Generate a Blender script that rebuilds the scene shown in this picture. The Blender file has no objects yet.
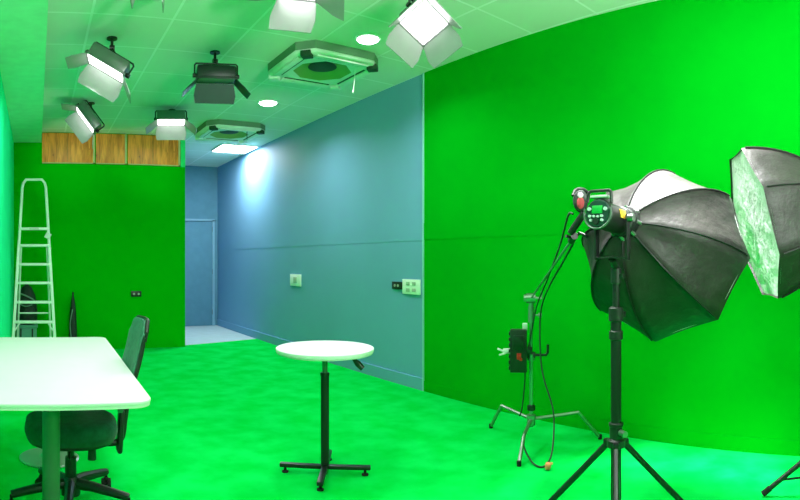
import bpy, bmesh, math, random
from mathutils import Vector, Matrix, Euler
random.seed(7)
sc = bpy.context.scene
COL = sc.collection
PI = math.pi
F, X0, YH, EYE = 570.0, 36.0, 260.0, 1.3
CEIL, RW, LW, BACK = 3.157, 3.57, -0.32, 8.25

def at(x, y, r):
    """point seen at column x, row y, at horizontal range r from the eye"""
    t = (x - X0) / F
    return Vector((r*math.sin(t), r*math.cos(t), EYE - (y-YH)/F*r))
def V(*a): return Vector(a)

# ------------------------------------------------------------------ materials
def mat(name, col, rough=.6, metal=0, spec=.3, bump=0, bscale=60, var=0, vscale=8, emis=None, estr=0, sheen=0, bdist=.01, coord='Object', vcol=None):
    m = bpy.data.materials.new(name); m.use_nodes = True
    nt = m.node_tree; b = nt.nodes['Principled BSDF']
    b.inputs['Base Color'].default_value = (*col, 1)
    b.inputs['Roughness'].default_value = rough
    b.inputs['Metallic'].default_value = metal
    b.inputs['Specular IOR Level'].default_value = spec
    if sheen:
        b.inputs['Sheen Weight'].default_value = sheen
    tc = nt.nodes.new('ShaderNodeTexCoord')
    n = nt.nodes.new('ShaderNodeTexNoise'); n.inputs['Scale'].default_value = vscale; n.inputs['Detail'].default_value = 6
    nt.links.new(tc.outputs[coord], n.inputs['Vector'])
    mx = nt.nodes.new('ShaderNodeMix'); mx.data_type = 'RGBA'
    v = var or .04
    mx.inputs['A'].default_value = (*[c*(1-v) for c in col], 1)
    mx.inputs['B'].default_value = (*(vcol or [min(1, c*(1+v)) for c in col]), 1)
    rp = nt.nodes.new('ShaderNodeMapRange'); rp.inputs['From Min'].default_value = .35; rp.inputs['From Max'].default_value = .65
    nt.links.new(n.outputs['Fac'], rp.inputs['Value'])
    nt.links.new(rp.outputs['Result'], mx.inputs['Factor'])
    nt.links.new(mx.outputs['Result'], b.inputs['Base Color'])
    if bump:
        n2 = nt.nodes.new('ShaderNodeTexNoise'); n2.inputs['Scale'].default_value = bscale; n2.inputs['Detail'].default_value = 5
        nt.links.new(tc.outputs[coord], n2.inputs['Vector'])
        bp = nt.nodes.new('ShaderNodeBump'); bp.inputs['Strength'].default_value = bump; bp.inputs['Distance'].default_value = bdist
        nt.links.new(n2.outputs['Fac'], bp.inputs['Height']); nt.links.new(bp.outputs['Normal'], b.inputs['Normal'])
    if emis:
        b.inputs['Emission Color'].default_value = (*emis, 1); b.inputs['Emission Strength'].default_value = estr
    return m

M = {}
M['carpet'] = mat('green_carpet', (.001, .60, .055), 1, 0, 0, .25, 160, .05, 4, vcol=(.004, .67, .10))
M['wallgreen'] = mat('chroma_green_paint', (.0005, .42, .004), .9, 0, .0, .06, 40, .03, 1.5)
M['wallright'] = mat('chroma_green_cloth', (.0005, .36, .009), .9, 0, .0, .06, 40, .03, 1.5)
M['wallleft'] = mat('bright_green_paint', (.02, .90, .38), .8, 0, .0)
M['soffit'] = mat('pale_green_soffit', (.42, .90, .62), .9, 0, .0)
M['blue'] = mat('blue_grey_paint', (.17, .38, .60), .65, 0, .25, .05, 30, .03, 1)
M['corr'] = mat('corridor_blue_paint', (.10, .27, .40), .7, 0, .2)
M['corrfloor'] = mat('pale_vinyl', (.55, .74, .78), .35, 0, .4, .0, 10, .05, 6)
M['rear'] = mat('rear_room_paint', (.12, .55, .2), .9, 0, .1)
M['plug'] = mat('ivory_plastic', (.92, .92, .86), .35, 0, .5)
M['plugdet'] = mat('grey_plastic_detail', (.45, .5, .42), .4)
M['black'] = mat('black_plastic', (.012, .016, .014), .38, 0, .5)
M['blackmetal'] = mat('black_powder_coat', (.014, .016, .016), .33, .2, .5, .05, 200)
M['rubber'] = mat('black_rubber', (.012, .013, .012), .8)
M['white'] = mat('white_laminate', (.75, .74, .75), .5, 0, .2, 0, 10, .01)
M['whiteedge'] = mat('pale_edge_band', (.72, .74, .70), .5)
M['tablemetal'] = mat('grey_steel_column', (.13, .17, .15), .32, .5, .5)
M['disc'] = mat('brushed_steel_disc', (.36, .42, .40), .4, .6, .5)
M['chrome'] = mat('satin_chrome', (.34, .38, .35), .3, .9, .5, .03, 80)
M['alu'] = mat('ladder_aluminium', (.90, .93, .90), .45, .0, .5, .03, 60)
M['rib'] = mat('ladder_tread', (.62, .66, .62), .6, .2)
M['redplastic'] = mat('red_plastic', (.65, .02, .02), .4)
M['fabric'] = mat('dark_green_upholstery', (.012, .085, .055), .9, 0, .1, .5, 300, .2, 30, sheen=.15, bdist=.003)
M['mesh'] = mat('chair_mesh_back', (.05, .19, .13), .7, 0, .3, .5, 250, .15, 40, bdist=.003)
M['fix'] = mat('fixture_silver_grey', (.22, .22, .225), .35, .6, .5, .03, 50)
M['leaf'] = mat('barn_door_lit_grey', (.36, .36, .36), .42, .35, .5, .05, 30)  # lamplight on the black doors of lit lamps put into this grey
M['fixdark'] = mat('fixture_black', (.010, .022, .018), .4, .2, .5)
M['leafdark'] = mat('barn_door_dark', (.02, .055, .05), .45, .2, .4)
M['lens'] = mat('lit_lamp_lens', (.9, .9, .9), .4, emis=(1, .98, .98), estr=6)
M['lensoff'] = mat('unlit_lens', (.2, .22, .2), .2, 0, .5)
M['led'] = mat('lit_downlight', (.9, .9, .9), .4, emis=(1, 1, 1), estr=14)
M['ac'] = mat('cassette_white_plastic', (.82, .88, .82), .5, 0, .4)
M['acdark'] = mat('cassette_dark_slot', (.02, .06, .03), .6)
M['acside'] = mat('cassette_grey_casing', (.16, .28, .18), .7)
M['acin'] = mat('cassette_foam', (.30, .42, .14), .8, 0, .2, .3, 40)
M['sb'] = mat('black_softbox_nylon', (.028, .025, .023), .5, 0, .32, .6, 9, .25, 9, bdist=.02)
M['silver'] = mat('white_diffusion_cloth', (.80, .88, .82), .4, .1, .5, 1, 11, .1, 8, bdist=.03)
M['rod'] = mat('black_rod', (.01, .01, .01), .4)
M['gaffer'] = mat('yellow_sticker', (.75, .42, .03), .5, 0, .4, 0, 1, .3, 90)
M['lcd'] = mat('green_display', (.01, .40, .06), .3, 0, .5)
M['btn'] = mat('grey_buttons', (.45, .6, .55), .4)
M['panel'] = mat('strobe_panel', (.015, .05, .04), .35)
M['cable'] = mat('dark_cable', (.02, .05, .03), .5)
M['copper'] = mat('orange_plug', (.75, .25, .12), .4)
M['bin'] = mat('teal_plastic_bin', (.14, .42, .34), .5)
M['bag'] = mat('black_nylon_bag', (.012, .028, .02), .6, 0, .4, .6, 30)
M['strap'] = mat('grey_strap', (.18, .3, .24), .7)

def wood_mat():
    m = mat('orange_plywood', (.50, .27, .07), .5, 0, .3)
    nt = m.node_tree; b = nt.nodes['Principled BSDF']
    tc = nt.nodes.new('ShaderNodeTexCoord'); mp = nt.nodes.new('ShaderNodeMapping'); mp.inputs['Scale'].default_value = (9, 9, 1.2)
    nt.links.new(tc.outputs['Object'], mp.inputs['Vector'])
    n = nt.nodes.new('ShaderNodeTexNoise'); n.inputs['Scale'].default_value = 2.5; n.inputs['Detail'].default_value = 8; n.inputs['Distortion'].default_value = 1.2
    nt.links.new(mp.outputs['Vector'], n.inputs['Vector'])
    cr = nt.nodes.new('ShaderNodeValToRGB')
    cr.color_ramp.elements[0].position = .3; cr.color_ramp.elements[0].color = (.42, .13, .015, 1)
    cr.color_ramp.elements[1].position = .62; cr.color_ramp.elements[1].color = (.88, .34, .05, 1)
    nt.links.new(n.outputs['Fac'], cr.inputs['Fac']); 
    n3 = nt.nodes.new('ShaderNodeTexVoronoi'); n3.inputs['Scale'].default_value = 7
    nt.links.new(tc.outputs['Object'], n3.inputs['Vector'])
    cr2 = nt.nodes.new('ShaderNodeValToRGB'); cr2.color_ramp.elements[0].position = .03; cr2.color_ramp.elements[0].color = (.25, .1, .03, 1); cr2.color_ramp.elements[1].position = .12; cr2.color_ramp.elements[1].color = (1, 1, 1, 1)
    nt.links.new(n3.outputs['Distance'], cr2.inputs['Fac'])
    mx = nt.nodes.new('ShaderNodeMix'); mx.data_type = 'RGBA'; mx.blend_type = 'MULTIPLY'; mx.inputs['Factor'].default_value = .8
    nt.links.new(cr.outputs['Color'], mx.inputs['A']); nt.links.new(cr2.outputs['Color'], mx.inputs['B'])
    nt.links.new(mx.outputs['Result'], b.inputs['Base Color'])
    return m
M['wood'] = wood_mat()

def ceiling_mat():
    m = mat('ceiling_tiles', (.82, .86, .82), .9, 0, 0, .05, 80)
    nt = m.node_tree; b = nt.nodes['Principled BSDF']
    tc = nt.nodes.new('ShaderNodeTexCoord'); sp = nt.nodes.new('ShaderNodeSeparateXYZ'); nt.links.new(tc.outputs['Object'], sp.inputs[0])
    outs = []
    for ax, off, step in (('X', 0.42-6.3, .63), ('Y', 4.27-12.6, .63)):
        s = nt.nodes.new('ShaderNodeMath'); s.operation = 'SUBTRACT'; s.inputs[1].default_value = off; nt.links.new(sp.outputs[ax], s.inputs[0])
        d = nt.nodes.new('ShaderNodeMath'); d.operation = 'DIVIDE'; d.inputs[1].default_value = step; nt.links.new(s.outputs[0], d.inputs[0])
        a = nt.nodes.new('ShaderNodeMath'); a.operation = 'ADD'; a.inputs[1].default_value = .5; nt.links.new(d.outputs[0], a.inputs[0])
        f = nt.nodes.new('ShaderNodeMath'); f.operation = 'FRACT'; nt.links.new(a.outputs[0], f.inputs[0])
        c = nt.nodes.new('ShaderNodeMath'); c.operation = 'SUBTRACT'; c.inputs[1].default_value = .5; nt.links.new(f.outputs[0], c.inputs[0])
        e = nt.nodes.new('ShaderNodeMath'); e.operation = 'ABSOLUTE'; nt.links.new(c.outputs[0], e.inputs[0])
        l = nt.nodes.new('ShaderNodeMath'); l.operation = 'LESS_THAN'; l.inputs[1].default_value = .010/step; nt.links.new(e.outputs[0], l.inputs[0])
        outs.append(l)
    mxm = nt.nodes.new('ShaderNodeMath'); mxm.operation = 'MAXIMUM'
    nt.links.new(outs[0].outputs[0], mxm.inputs[0]); nt.links.new(outs[1].outputs[0], mxm.inputs[1])
    mx = nt.nodes.new('ShaderNodeMix'); mx.data_type = 'RGBA'
    mx.inputs['A'].default_value = (.76, .82, .75, 1); mx.inputs['B'].default_value = (.97, .98, .97, 1)
    nt.links.new(mxm.outputs[0], mx.inputs['Factor']); nt.links.new(mx.outputs['Result'], b.inputs['Base Color'])
    return m
M['ceiling'] = ceiling_mat()

# ------------------------------------------------------------------ mesh builder
def basis(d):
    d = d.normalized()
    a = V(0, 0, 1) if abs(d.z) < .9 else V(1, 0, 0)
    u = d.cross(a).normalized(); v = u.cross(d).normalized()
    return u, v
class MB:
    def __init__(s): s.b = bmesh.new()
    def box(s, c, size, rot=None, bev=0, seg=2):
        t = bmesh.new(); bmesh.ops.create_cube(t, size=1)
        for v in t.verts: v.co = Vector((v.co.x*size[0], v.co.y*size[1], v.co.z*size[2]))
        if bev: bmesh.ops.bevel(t, geom=t.edges[:], offset=bev, segments=seg, affect='EDGES', profile=.5)
        mt = Matrix.Translation(Vector(c)) @ (rot.to_4x4() if rot else Matrix())
        t.transform(mt); s.merge(t); return s
    def merge(s, t):
        me = bpy.data.meshes.new('tmp'); t.to_mesh(me); t.free(); s.b.from_mesh(me); bpy.data.meshes.remove(me)
    def cyl(s, p0, p1, r0, r1=None, n=20, cap=True):
        p0, p1 = Vector(p0), Vector(p1); r1 = r0 if r1 is None else r1
        u, v = basis(p1-p0); A = []; B = []
        for i in range(n):
            a = 2*PI*i/n; d = u*math.cos(a)+v*math.sin(a)
            A.append(s.b.verts.new(p0+d*r0)); B.append(s.b.verts.new(p1+d*r1))
        for i in range(n):
            j = (i+1) % n; s.b.faces.new((A[i], A[j], B[j], B[i]))
        if cap: s.b.faces.new(A[::-1]); s.b.faces.new(B)
        return s
    def tube(s, pts, r, n=10, smooth=0, flat=None):
        pts = [Vector(p) for p in pts]
        if smooth:
            P = [pts[0]]+pts+[pts[-1]]; out = []
            for i in range(1, len(P)-2):
                for k in range(smooth):
                    t = k/smooth; a, b_, c, d = P[i-1], P[i], P[i+1], P[i+2]
                    out.append(.5*((2*b_)+(-a+c)*t+(2*a-5*b_+4*c-d)*t*t+(-a+3*b_-3*c+d)*t**3))
            out.append(pts[-1]); pts = out
        rings = []; u = None
        for i, p in enumerate(pts):
            if i == 0: d = pts[1]-p
            elif i == len(pts)-1: d = p-pts[-2]
            else: d = (pts[i+1]-p).normalized()+(p-pts[i-1]).normalized()
            d.normalize()
            if u is None: u, v = basis(d)
            else:
                u = (u-d*u.dot(d)).normalized(); v = u.cross(d).normalized()
            rr = r[i] if isinstance(r, (list, tuple)) else r
            rings.append([s.b.verts.new(p+(u*math.cos(2*PI*k/n)+v*math.sin(2*PI*k/n))*rr) for k in range(n)])
        for A, B in zip(rings, rings[1:]):
            for k in range(n):
                j = (k+1) % n; s.b.faces.new((A[k], A[j], B[j], B[k]))
        s.b.faces.new(rings[0][::-1]); s.b.faces.new(rings[-1])
        return s
    def lathe(s, prof, origin=(0, 0, 0), axis=(0, 0, 1), n=40, sx=1, sy=1, rot0=0):
        o = Vector(origin); ax = Vector(axis).normalized()
        if abs(ax.z) > .999: u, v = V(1, 0, 0), V(0, 1, 0)
        else: u, v = basis(ax)
        rings = []
        for (r, z) in prof:
            rings.append([s.b.verts.new(o+ax*z+u*math.cos(2*PI*k/n+rot0)*r*sx+v*math.sin(2*PI*k/n+rot0)*r*sy) for k in range(n)])
        for A, B in zip(rings, rings[1:]):
            for k in range(n):
                j = (k+1) % n; s.b.faces.new((A[k], A[j], B[j], B[k]))
        s.b.faces.new(rings[0][::-1]); s.b.faces.new(rings[-1])
        return s
    def prism(s, poly, z0, z1, mt=None, bev=0):
        t = bmesh.new(); A = [t.verts.new((x, y, z0)) for x, y in poly]; B = [t.verts.new((x, y, z1)) for x, y in poly]
        n = len(poly)
        for i in range(n): t.faces.new((A[i], A[(i+1) % n], B[(i+1) % n], B[i]))
        t.faces.new(A[::-1]); t.faces.new(B)
        bmesh.ops.recalc_face_normals(t, faces=t.faces[:])
        if bev: bmesh.ops.bevel(t, geom=[e for e in t.edges if abs(e.verts[0].co.z-e.verts[1].co.z) < 1e-6], offset=bev, segments=3, affect='EDGES', profile=.5)
        if mt: t.transform(mt)
        s.merge(t); return s
    def quad(s, *p):
        s.b.faces.new([s.b.verts.new(Vector(q)) for q in p]); return s
    def build(s, name, m, parent=None, tree=None):
        bmesh.ops.recalc_face_normals(s.b, faces=s.b.faces[:])
        me = bpy.data.meshes.new(name)
        if parent is not None:
            s.b.transform(WM[parent.name].inverted())
        s.b.to_mesh(me); s.b.free()
        for f in me.polygons: f.use_smooth = True
        me.set_sharp_from_angle(angle=math.radians(60 if name in SOFT else 27))
        me.materials.append(M[m] if isinstance(m, str) else m)
        o = bpy.data.objects.new(name, me); COL.objects.link(o)
        WM[o.name] = Matrix() if parent is None else WM[parent.name].copy()
        if parent is not None: o.parent = parent
        return o
WM = {}
SOFT = {'seat', 'seat_shell', 'backrest', 'fabric_cover', 'front_diffuser', 'body', 'lamp_head', 'hand_rail', 'back_support', 'front_pocket', 'yoke', 'cord', 'power_cable', 'carry_handle', 'handle', 'height_lever', 'accessory_hook', 'strap'}
def tag(o, label=None, cat=None, group=None, kind=None):
    if label: o['label'] = label
    if cat: o['category'] = cat
    if group: o['group'] = group
    if kind: o['kind'] = kind
    return o
def thing(name, loc, label, cat, group=None, rot=None):
    o = bpy.data.objects.new(name, None); COL.objects.link(o); o.empty_display_size = .1
    m = Matrix.Translation(Vector(loc))
    if rot is not None: m = m @ rot.to_4x4()
    o.matrix_world = m; WM[o.name] = m
    return tag(o, label, cat, group)
def rebase(o):
    """moves a single-mesh object's origin to its own base"""
    me = o.data; xs = [v.co for v in me.vertices]
    c = Vector((sum(v.x for v in xs)/len(xs), sum(v.y for v in xs)/len(xs), min(v.z for v in xs)))
    me.transform(Matrix.Translation(-c)); o.location = c
    return o
def copy_tree(o, parent=None):
    c = o.copy(); COL.objects.link(c)
    if parent: c.parent = parent
    for ch in list(o.children): copy_tree(ch, c)
    return c
def struct(o): o['kind'] = 'structure'; return o

# ------------------------------------------------------------------ room shell
T = .12
ENDX = 2.21           # where the green rear wall stops and the corridor opens
CB = 10.83            # corridor far wall
REAR = -1.9
FRONTX = 4.6
struct(MB().prism([(-1.8, REAR), (FRONTX+.5, REAR), (FRONTX+.5, 3), (RW+.15, 4.4), (RW+.15, 8.72), (RW, 8.72), (ENDX, BACK+.14), (LW-.2, BACK+.14), (LW-.2, 4.3), (-1.8, 4.3)], -.1, 0).build('floor', 'carpet'))
struct(MB().prism([(ENDX-.6, BACK+.14), (ENDX, BACK+.14), (RW, 8.72), (RW+.15, 8.72), (RW+.15, CB+.1), (ENDX-.6, CB+.1)], -.1, -.004).build('floor_corridor', 'corrfloor'))
struct(MB().prism([(-1.8, REAR), (FRONTX+.5, REAR), (FRONTX+.5, CB+.1), (-1.8, CB+.1)], CEIL, CEIL+.1).build('ceiling', 'ceiling'))
# left wall with the recess beside the camera
struct(MB().prism([(LW, 4.4), (LW, BACK), (LW-T, BACK), (LW-T, 4.52), (-1.6, 4.52), (-1.6, 4.4)], 0, CEIL).build('wall_left', 'wallleft'))
struct(MB().box((-1.66, 1.25, CEIL/2), (T, 6.3, CEIL)).build('wall_left_recess', 'wallleft'))
struct(MB().box((-.76, 3.2, (3.0+CEIL)/2), (1.68, 10.1, CEIL-3.0)).build('trim_1', 'soffit'))
# rear green wall, its painted return and the far corridor walls
struct(MB().box(((LW-T+ENDX)/2, BACK+.07, 2.69/2), (ENDX-LW+T, .14, 2.69)).build('wall_back', 'wallgreen'))
struct(MB().box(((LW-T+ENDX)/2, BACK+.09, (2.69+CEIL)/2), (ENDX-LW+T, .10, CEIL-2.69)).build('wall_back_upper', 'wallgreen'))
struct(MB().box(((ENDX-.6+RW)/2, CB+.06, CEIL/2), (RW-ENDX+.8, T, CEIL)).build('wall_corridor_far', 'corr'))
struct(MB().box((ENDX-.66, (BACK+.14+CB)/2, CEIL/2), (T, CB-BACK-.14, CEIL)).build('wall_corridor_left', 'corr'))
# right wall: blue stretch, then green stretch that swings very slightly away
YB = 4.39
struct(MB().box((RW+.06, (YB+CB)/2, CEIL/2), (T, CB-YB, CEIL)).build('wall_right', 'blue'))
def gx(y):
    return RW-.012 + (max(0, 4.39-y)/3.5)**2*.12 + max(0, .7-y)*.38
ys = [YB, 4, 3.6, 3.2, 2.8, 2.4, 2, 1.6, 1.2, .8, .3, -.3, -1, REAR]
inner = [(gx(y), y) for y in ys]
outer = [(gx(y)+T, y) for y in ys][::-1]
struct(MB().prism(inner+outer, 0, CEIL).build('wall_right_green', 'wallright'))
struct(MB().box((1.5, REAR-.06, CEIL/2), (7, T, CEIL)).build('wall_rear', 'rear'))
# band boards and skirting on the right wall
struct(MB().box((RW+.002, (YB+CB)/2, 1.582), (.010, CB-YB-.01, .176)).build('trim_2', 'blue'))
inner2 = [(gx(y)-.004, y) for y in ys]; outer2 = [(gx(y)+.01, y) for y in ys][::-1]
struct(MB().prism(inner2+outer2, 1.50, 1.665).build('trim_3', 'wallright'))
struct(MB().box((RW-.008, (YB+CB)/2, .06), (.022, CB-YB-.01, .12)).build('baseboard_right', 'blue'))
inner3 = [(gx(y)-.005, y) for y in ys]
struct(MB().prism(inner3+outer2, 0, .10).build('baseboard_right_green', 'wallright'))
# pale corner bead where the blue wall meets the green one
struct(MB().box((RW-.012, YB+.012, CEIL/2), (.016, .02, CEIL)).build('trim_4', mat('pale_blue_bead', (.30, .62, .66), .6)))
# corridor door: flush leaf with frame
d = MB().box((2.86, CB-.018, 1.035), (1.2, .035, 2.07), bev=.004).build('door_1', 'corr'); struct(d)
MB().box((3.47, CB-.03, 1.05), (.045, .06, 2.10)).box((2.86, CB-.03, 2.09), (1.26, .06, .04)).build('door_frame', mat('frame_blue', (.20, .42, .58), .5), d)
for z_ in (.22, 1.02, 1.86): MB().cyl((3.452, CB-.05, z_), (3.452, CB-.05, z_+.10), .010, n=10).build('hinge', 'tablemetal', d)
# painted edge beside the plywood
struct(MB().box((ENDX-.035, BACK+.02, (2.69+CEIL)/2), (.07, .05, CEIL-2.69)).build('trim_5', mat('light_green_edge', (.03, .72, .2), .8, 0, 0)))

# plywood panels above the green wall
px = [(-.0+.085, .86, 'orange plywood panel over green wall beside the soffit, nearest the ladder'),
      (.87, 1.33, 'narrow plywood panel over green wall, in the middle of the three'),
      (1.34, 2.14, 'speckled knotty plywood panel over green wall next to the corridor opening')]
for i, (a, b, lab) in enumerate(px):
    t = thing('plywood_panel', ((a+b)/2, BACK+.03, 2.70), lab, 'wood panel', 'plywood panels above the green wall')
    MB().box(((a+b)/2, BACK+.028, (2.70+CEIL-.012)/2), (b-a-.006, .018, CEIL-2.70-.012), bev=.002).build('board', 'wood', t)
    st = MB().box((b-.018, BACK+.012, (2.70+CEIL-.012)/2), (.026, .014, CEIL-2.70-.014))
    st.box(((a+b)/2, BACK+.012, 2.708), (b-a-.01, .014, .014)).build('edge_batten', mat('pale_batten', (.45, .5, .22), .6), t)
    if b-a > .6:
        MB().box(((a+b)/2-.02, BACK+.0165, (2.72+CEIL-.012)/2), (.006, .006, CEIL-2.74)).build('joint_strip', mat('dark_joint', (.2, .14, .03), .6), t)

# ------------------------------------------------------------------ sockets and switches
def plate_on_right(name, y0, y1, z0, z1, m, lab, cat, det):
    t = thing(name, (RW-.0, (y0+y1)/2, z0), lab, cat)
    MB().box((RW-.008, (y0+y1)/2, (z0+z1)/2), (.016, y1-y0, z1-z0), bev=.003).build('plate', m, t)
    det(t, (y0+y1)/2, (z0+z1)/2)
def det_switch(t, y, z):
    for k in (-1, 1):
        MB().box((RW-.018, y+k*.028, z), (.008, .045, .085), bev=.002).build('rocker', 'plugdet', t)
def yz(x, y):
    t = (x-X0)/F; r = RW/math.sin(t); return r*math.cos(t), EYE-(y-YH)/F*r
a1, b1 = yz(291, 274); a2, b2 = yz(301.5, 286.5)
plate_on_right('light_switch', a2, a1, b2, b1, 'plug', 'small ivory two-gang switch plate in the middle of the blue wall', 'light switch', det_switch)
a1, b1 = yz(403.5, 279); a2, b2 = yz(421, 295)
def det_sock(t, y, z):
    for iy in (-.05, .05):
        for iz in (-.033, .033):
            MB().box((RW-.0175, y+iy, z+iz), (.006, .055, .035), bev=.002).build('rocker' if iz > 0 else 'socket_insert', 'plugdet', t)
plate_on_right('socket_plate', a2, a1, b2, b1, 'plug', 'large ivory socket plate on the blue wall beside the green edge', 'socket', det_sock)
a1, b1 = yz(393, 281.5); a2, b2 = yz(402.5, 289.5)
def det_s(t, y, z):
    for s_ in (-.028, .028): MB().cyl((RW-.016, y+s_, z), (RW-.022, y+s_, z), .014).build('socket_insert', 'plugdet', t)
plate_on_right('black_socket', a2, a1, b2, b1, 'black', 'small black double socket on the blue wall beside the large ivory plate', 'socket', det_s)
p = at(136.5, 294, 8.35); zc = p.z
t = thing('black_socket', (p.x, BACK, zc-.05), 'small black double socket on the dark green rear wall', 'socket')
MB().box((p.x, BACK-.008, zc), (.155, .016, .085), bev=.003).build('plate', 'black', t)
for s_ in (-.035, .035): MB().cyl((p.x+s_, BACK-.016, zc), (p.x+s_, BACK-.022, zc), .016).build('socket_insert', 'plugdet', t)

# ------------------------------------------------------------------ stepladder
def lerp(a, b, t): return Vector(a)*(1-t)+Vector(b)*t
LX, LY = -.025, 7.05
t = thing('stepladder', (LX, LY+.3, 0), 'tall aluminium stepladder with hooped hand rail standing open by the rear wall', 'ladder')
def fr(s, z):   # front rail centre
    k = z/2.33; return V(LX+s*(.275-.127*k), LY+.36*k, z)
for s in (-1, 1):
    mb = MB()
    a, b = fr(s, .02), fr(s, 1.52)
    dirr = (b-a).normalized(); rot = Matrix.Rotation(math.atan2(-dirr.y, dirr.z), 3, 'X') @ Matrix.Rotation(math.atan2(dirr.x, dirr.z), 3, 'Y')
    mb.box((a+b)/2, (.036, .062, (b-a).length), rot, bev=.006)
    mb.build('front_rail', 'alu', t)
    MB().box(fr(s, .02), (.042, .075, .04), bev=.008).build('rubber_foot', 'rubber', t)
    ra, rb = V(LX+s*.235, 7.82, .01), V(LX+s*.165, LY+.27, 1.50)
    MB().tube([ra, rb], .014).build('rear_leg', 'alu', t)
    MB().box(ra+V(0, 0, .012), (.04, .04, .03), bev=.008).build('rubber_foot', 'rubber', t)
    q = fr(s, .50)
    MB().tube([fr(s, .40)+V(0, -.01, 0), V(q.x-s*.07, q.y-.01, .51)], .009).build('tread_brace', 'alu', t)
hp = [fr(-1, 1.40), fr(-1, 1.9), fr(-1, 2.24), fr(-1, 2.30)+V(.012, 0, 0), fr(-1, 2.345)+V(.045, 0, 0), fr(1, 2.345)+V(-.045, 0, 0), fr(1, 2.30)+V(-.012, 0, 0), fr(1, 2.24), fr(1, 1.9), fr(1, 1.40)]
MB().tube(hp, .0185, 12).build('hand_rail', 'alu', t)
for z in (.05, .285, .525, .77, 1.01, 1.245, 1.485):
    a, b = fr(-1, z), fr(1, z)
    w = b.x-a.x-.02
    dp = .085 if z < 1.45 else .24
    MB().box(((a.x+b.x)/2, a.y+(dp-.085)/2, z), (w, dp, .032), bev=.006).build('tread' if z < 1.45 else 'top_platform', 'alu', t)
    for s in (-1, 1):
        MB().box((LX+s*(w/2+.006), a.y, z), (.010, .05, .026), bev=.002).build('tread_clip', 'redplastic' if z < 1 else 'rib', t)
q = fr(-1, 1.70); q2 = fr(1, 1.70)
MB().box(((q.x+q2.x)/2, q.y, 1.70), (q2.x-q.x, .05, .035), bev=.008).build('rail_crossbar', 'alu', t)
MB().box(((q.x+q2.x)/2, q.y-.027, 1.70), (.12, .004, .022)).build('grey_label', 'rib', t)
MB().tube([V(LX-.20, 7.52, .60), V(LX+.20, 7.52, .60)], .011).build('rear_stretcher', 'alu', t)
MB().tube([V(LX-.225, 7.72, .22), V(LX+.225, 7.72, .22)], .011).build('rear_stretcher', 'alu', t)
MB().box(fr(1, 1.61)+V(-.01, -.035, 0), (.07, .004, .075), Matrix.Rotation(.5, 3, 'Y')).build('hang_tag', 'white', t)

# things behind the ladder
BX = -.13
t = thing('storage_bin', (BX, 8.04, 0), 'teal plastic storage bin on the floor behind the stepladder', 'bin')
MB().prism([(-.14, -.14), (.14, -.14), (.14, .14), (-.14, .14)], 0, .36, Matrix.Translation((BX, 8.04, 0)), .015).build('body', 'bin', t)
MB().prism([(-.155, -.155), (.155, -.155), (.155, .155), (-.155, .155)], .36, .395, Matrix.Translation((BX, 8.04, 0)), .01).build('lid', 'bin', t)
for s in (-1, 1): MB().box((BX+s*.08, 7.893, .2), (.02, .012, .3), bev=.004).build('strap', 'bag', t)
t = thing('backpack', (BX, 8.04, .395), 'black backpack slumped on the teal bin behind the stepladder', 'bag')
MB().lathe([(.10, 0), (.145, .03), (.15, .16), (.14, .30), (.115, .42), (.07, .52), (.02, .56)], (BX, 8.04, .397), n=28, sy=.9).build('body', 'bag', t)
MB().lathe([(.06, 0), (.10, .02), (.105, .12), (.09, .2), (.05, .23)], (BX+.02, 7.925, .43), n=24, sy=.45).build('front_pocket', 'bag', t)
MB().tube([(BX-.1, 7.93, .84), (BX, 7.90, .80), (BX+.09, 7.92, .75), (BX+.16, 7.96, .69)], .011, smooth=6).build('strap', 'strap', t)
MB().tube([(BX-.11, 7.90, .70), (BX-.02, 7.885, .66), (BX+.08, 7.9, .68)], .009, smooth=6).build('strap', 'strap', t)
ux = .53
t = thing('slim_carry_bag', (ux, 8.16, 0), 'slim black tapered carry bag standing upright against the rear wall', 'bag')
MB().lathe([(.035, 0), (.062, .02), (.060, .2), (.052, .45), (.040, .62), (.022, .74), (.012, .80)], (ux, 8.165, 0), n=14, sy=.9).build('body', 'bag', t)
MB().tube([(ux-.03, 8.10, .2), (ux-.045, 8.08, .4), (ux-.01, 8.10, .6)], .008, smooth=6).build('strap', 'strap', t)
MB().lathe([(.010, 0), (.014, .01), (.010, .04)], (ux, 8.165, .80), n=12).build('tip', 'black', t)

# ------------------------------------------------------------------ white meeting table
t = thing('meeting_table', (.05, 3.2, 0), 'long white meeting table with rounded corners in front of the stepladder', 'table')
def rpoly(x0, y0, x1, y1, rad, n=8):
    out = []
    for cx, cy, a0 in ((x1-rad, y0+rad, -PI/2), (x1-rad, y1-rad, 0), (x0+rad, y1-rad, PI/2), (x0+rad, y0+rad, PI)):
        for k in range(n+1):
            a = a0+PI/2*k/n; out.append((cx+rad*math.cos(a), cy+rad*math.sin(a)))
    return out
poly = rpoly(-.30, 2.205, .462, 4.115, .075)
poly = [(x+(.038 if x > 0 else 0)*(y-2.205)/1.9, y) for x, y in poly]
MB().prism(poly, .727, .742, None, .004).build('tabletop', 'white', t)
poly2 = [(.0825+(x-.0825)*.994, 3.14+(y-3.14)*.997) for x, y in poly]
MB().prism(poly2, .716, .727).build('edge_band', 'whiteedge', t)
for yy in (2.55, 3.74):
    xx = .068 if yy < 3 else .085
    c = MB().cyl((xx, yy, .02), (xx, yy, .705), .040, n=32).build('leg', 'tablemetal', t)
    MB().lathe([(.195, 0), (.197, .006), (.187, .012), (.06, .020), (.045, .03)], (xx, yy, 0), n=48).build('disc_base', 'disc', c)
    MB().box((xx, yy, .710), (.30, .30, .012)).build('mounting_plate', 'blackmetal', c)

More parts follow.
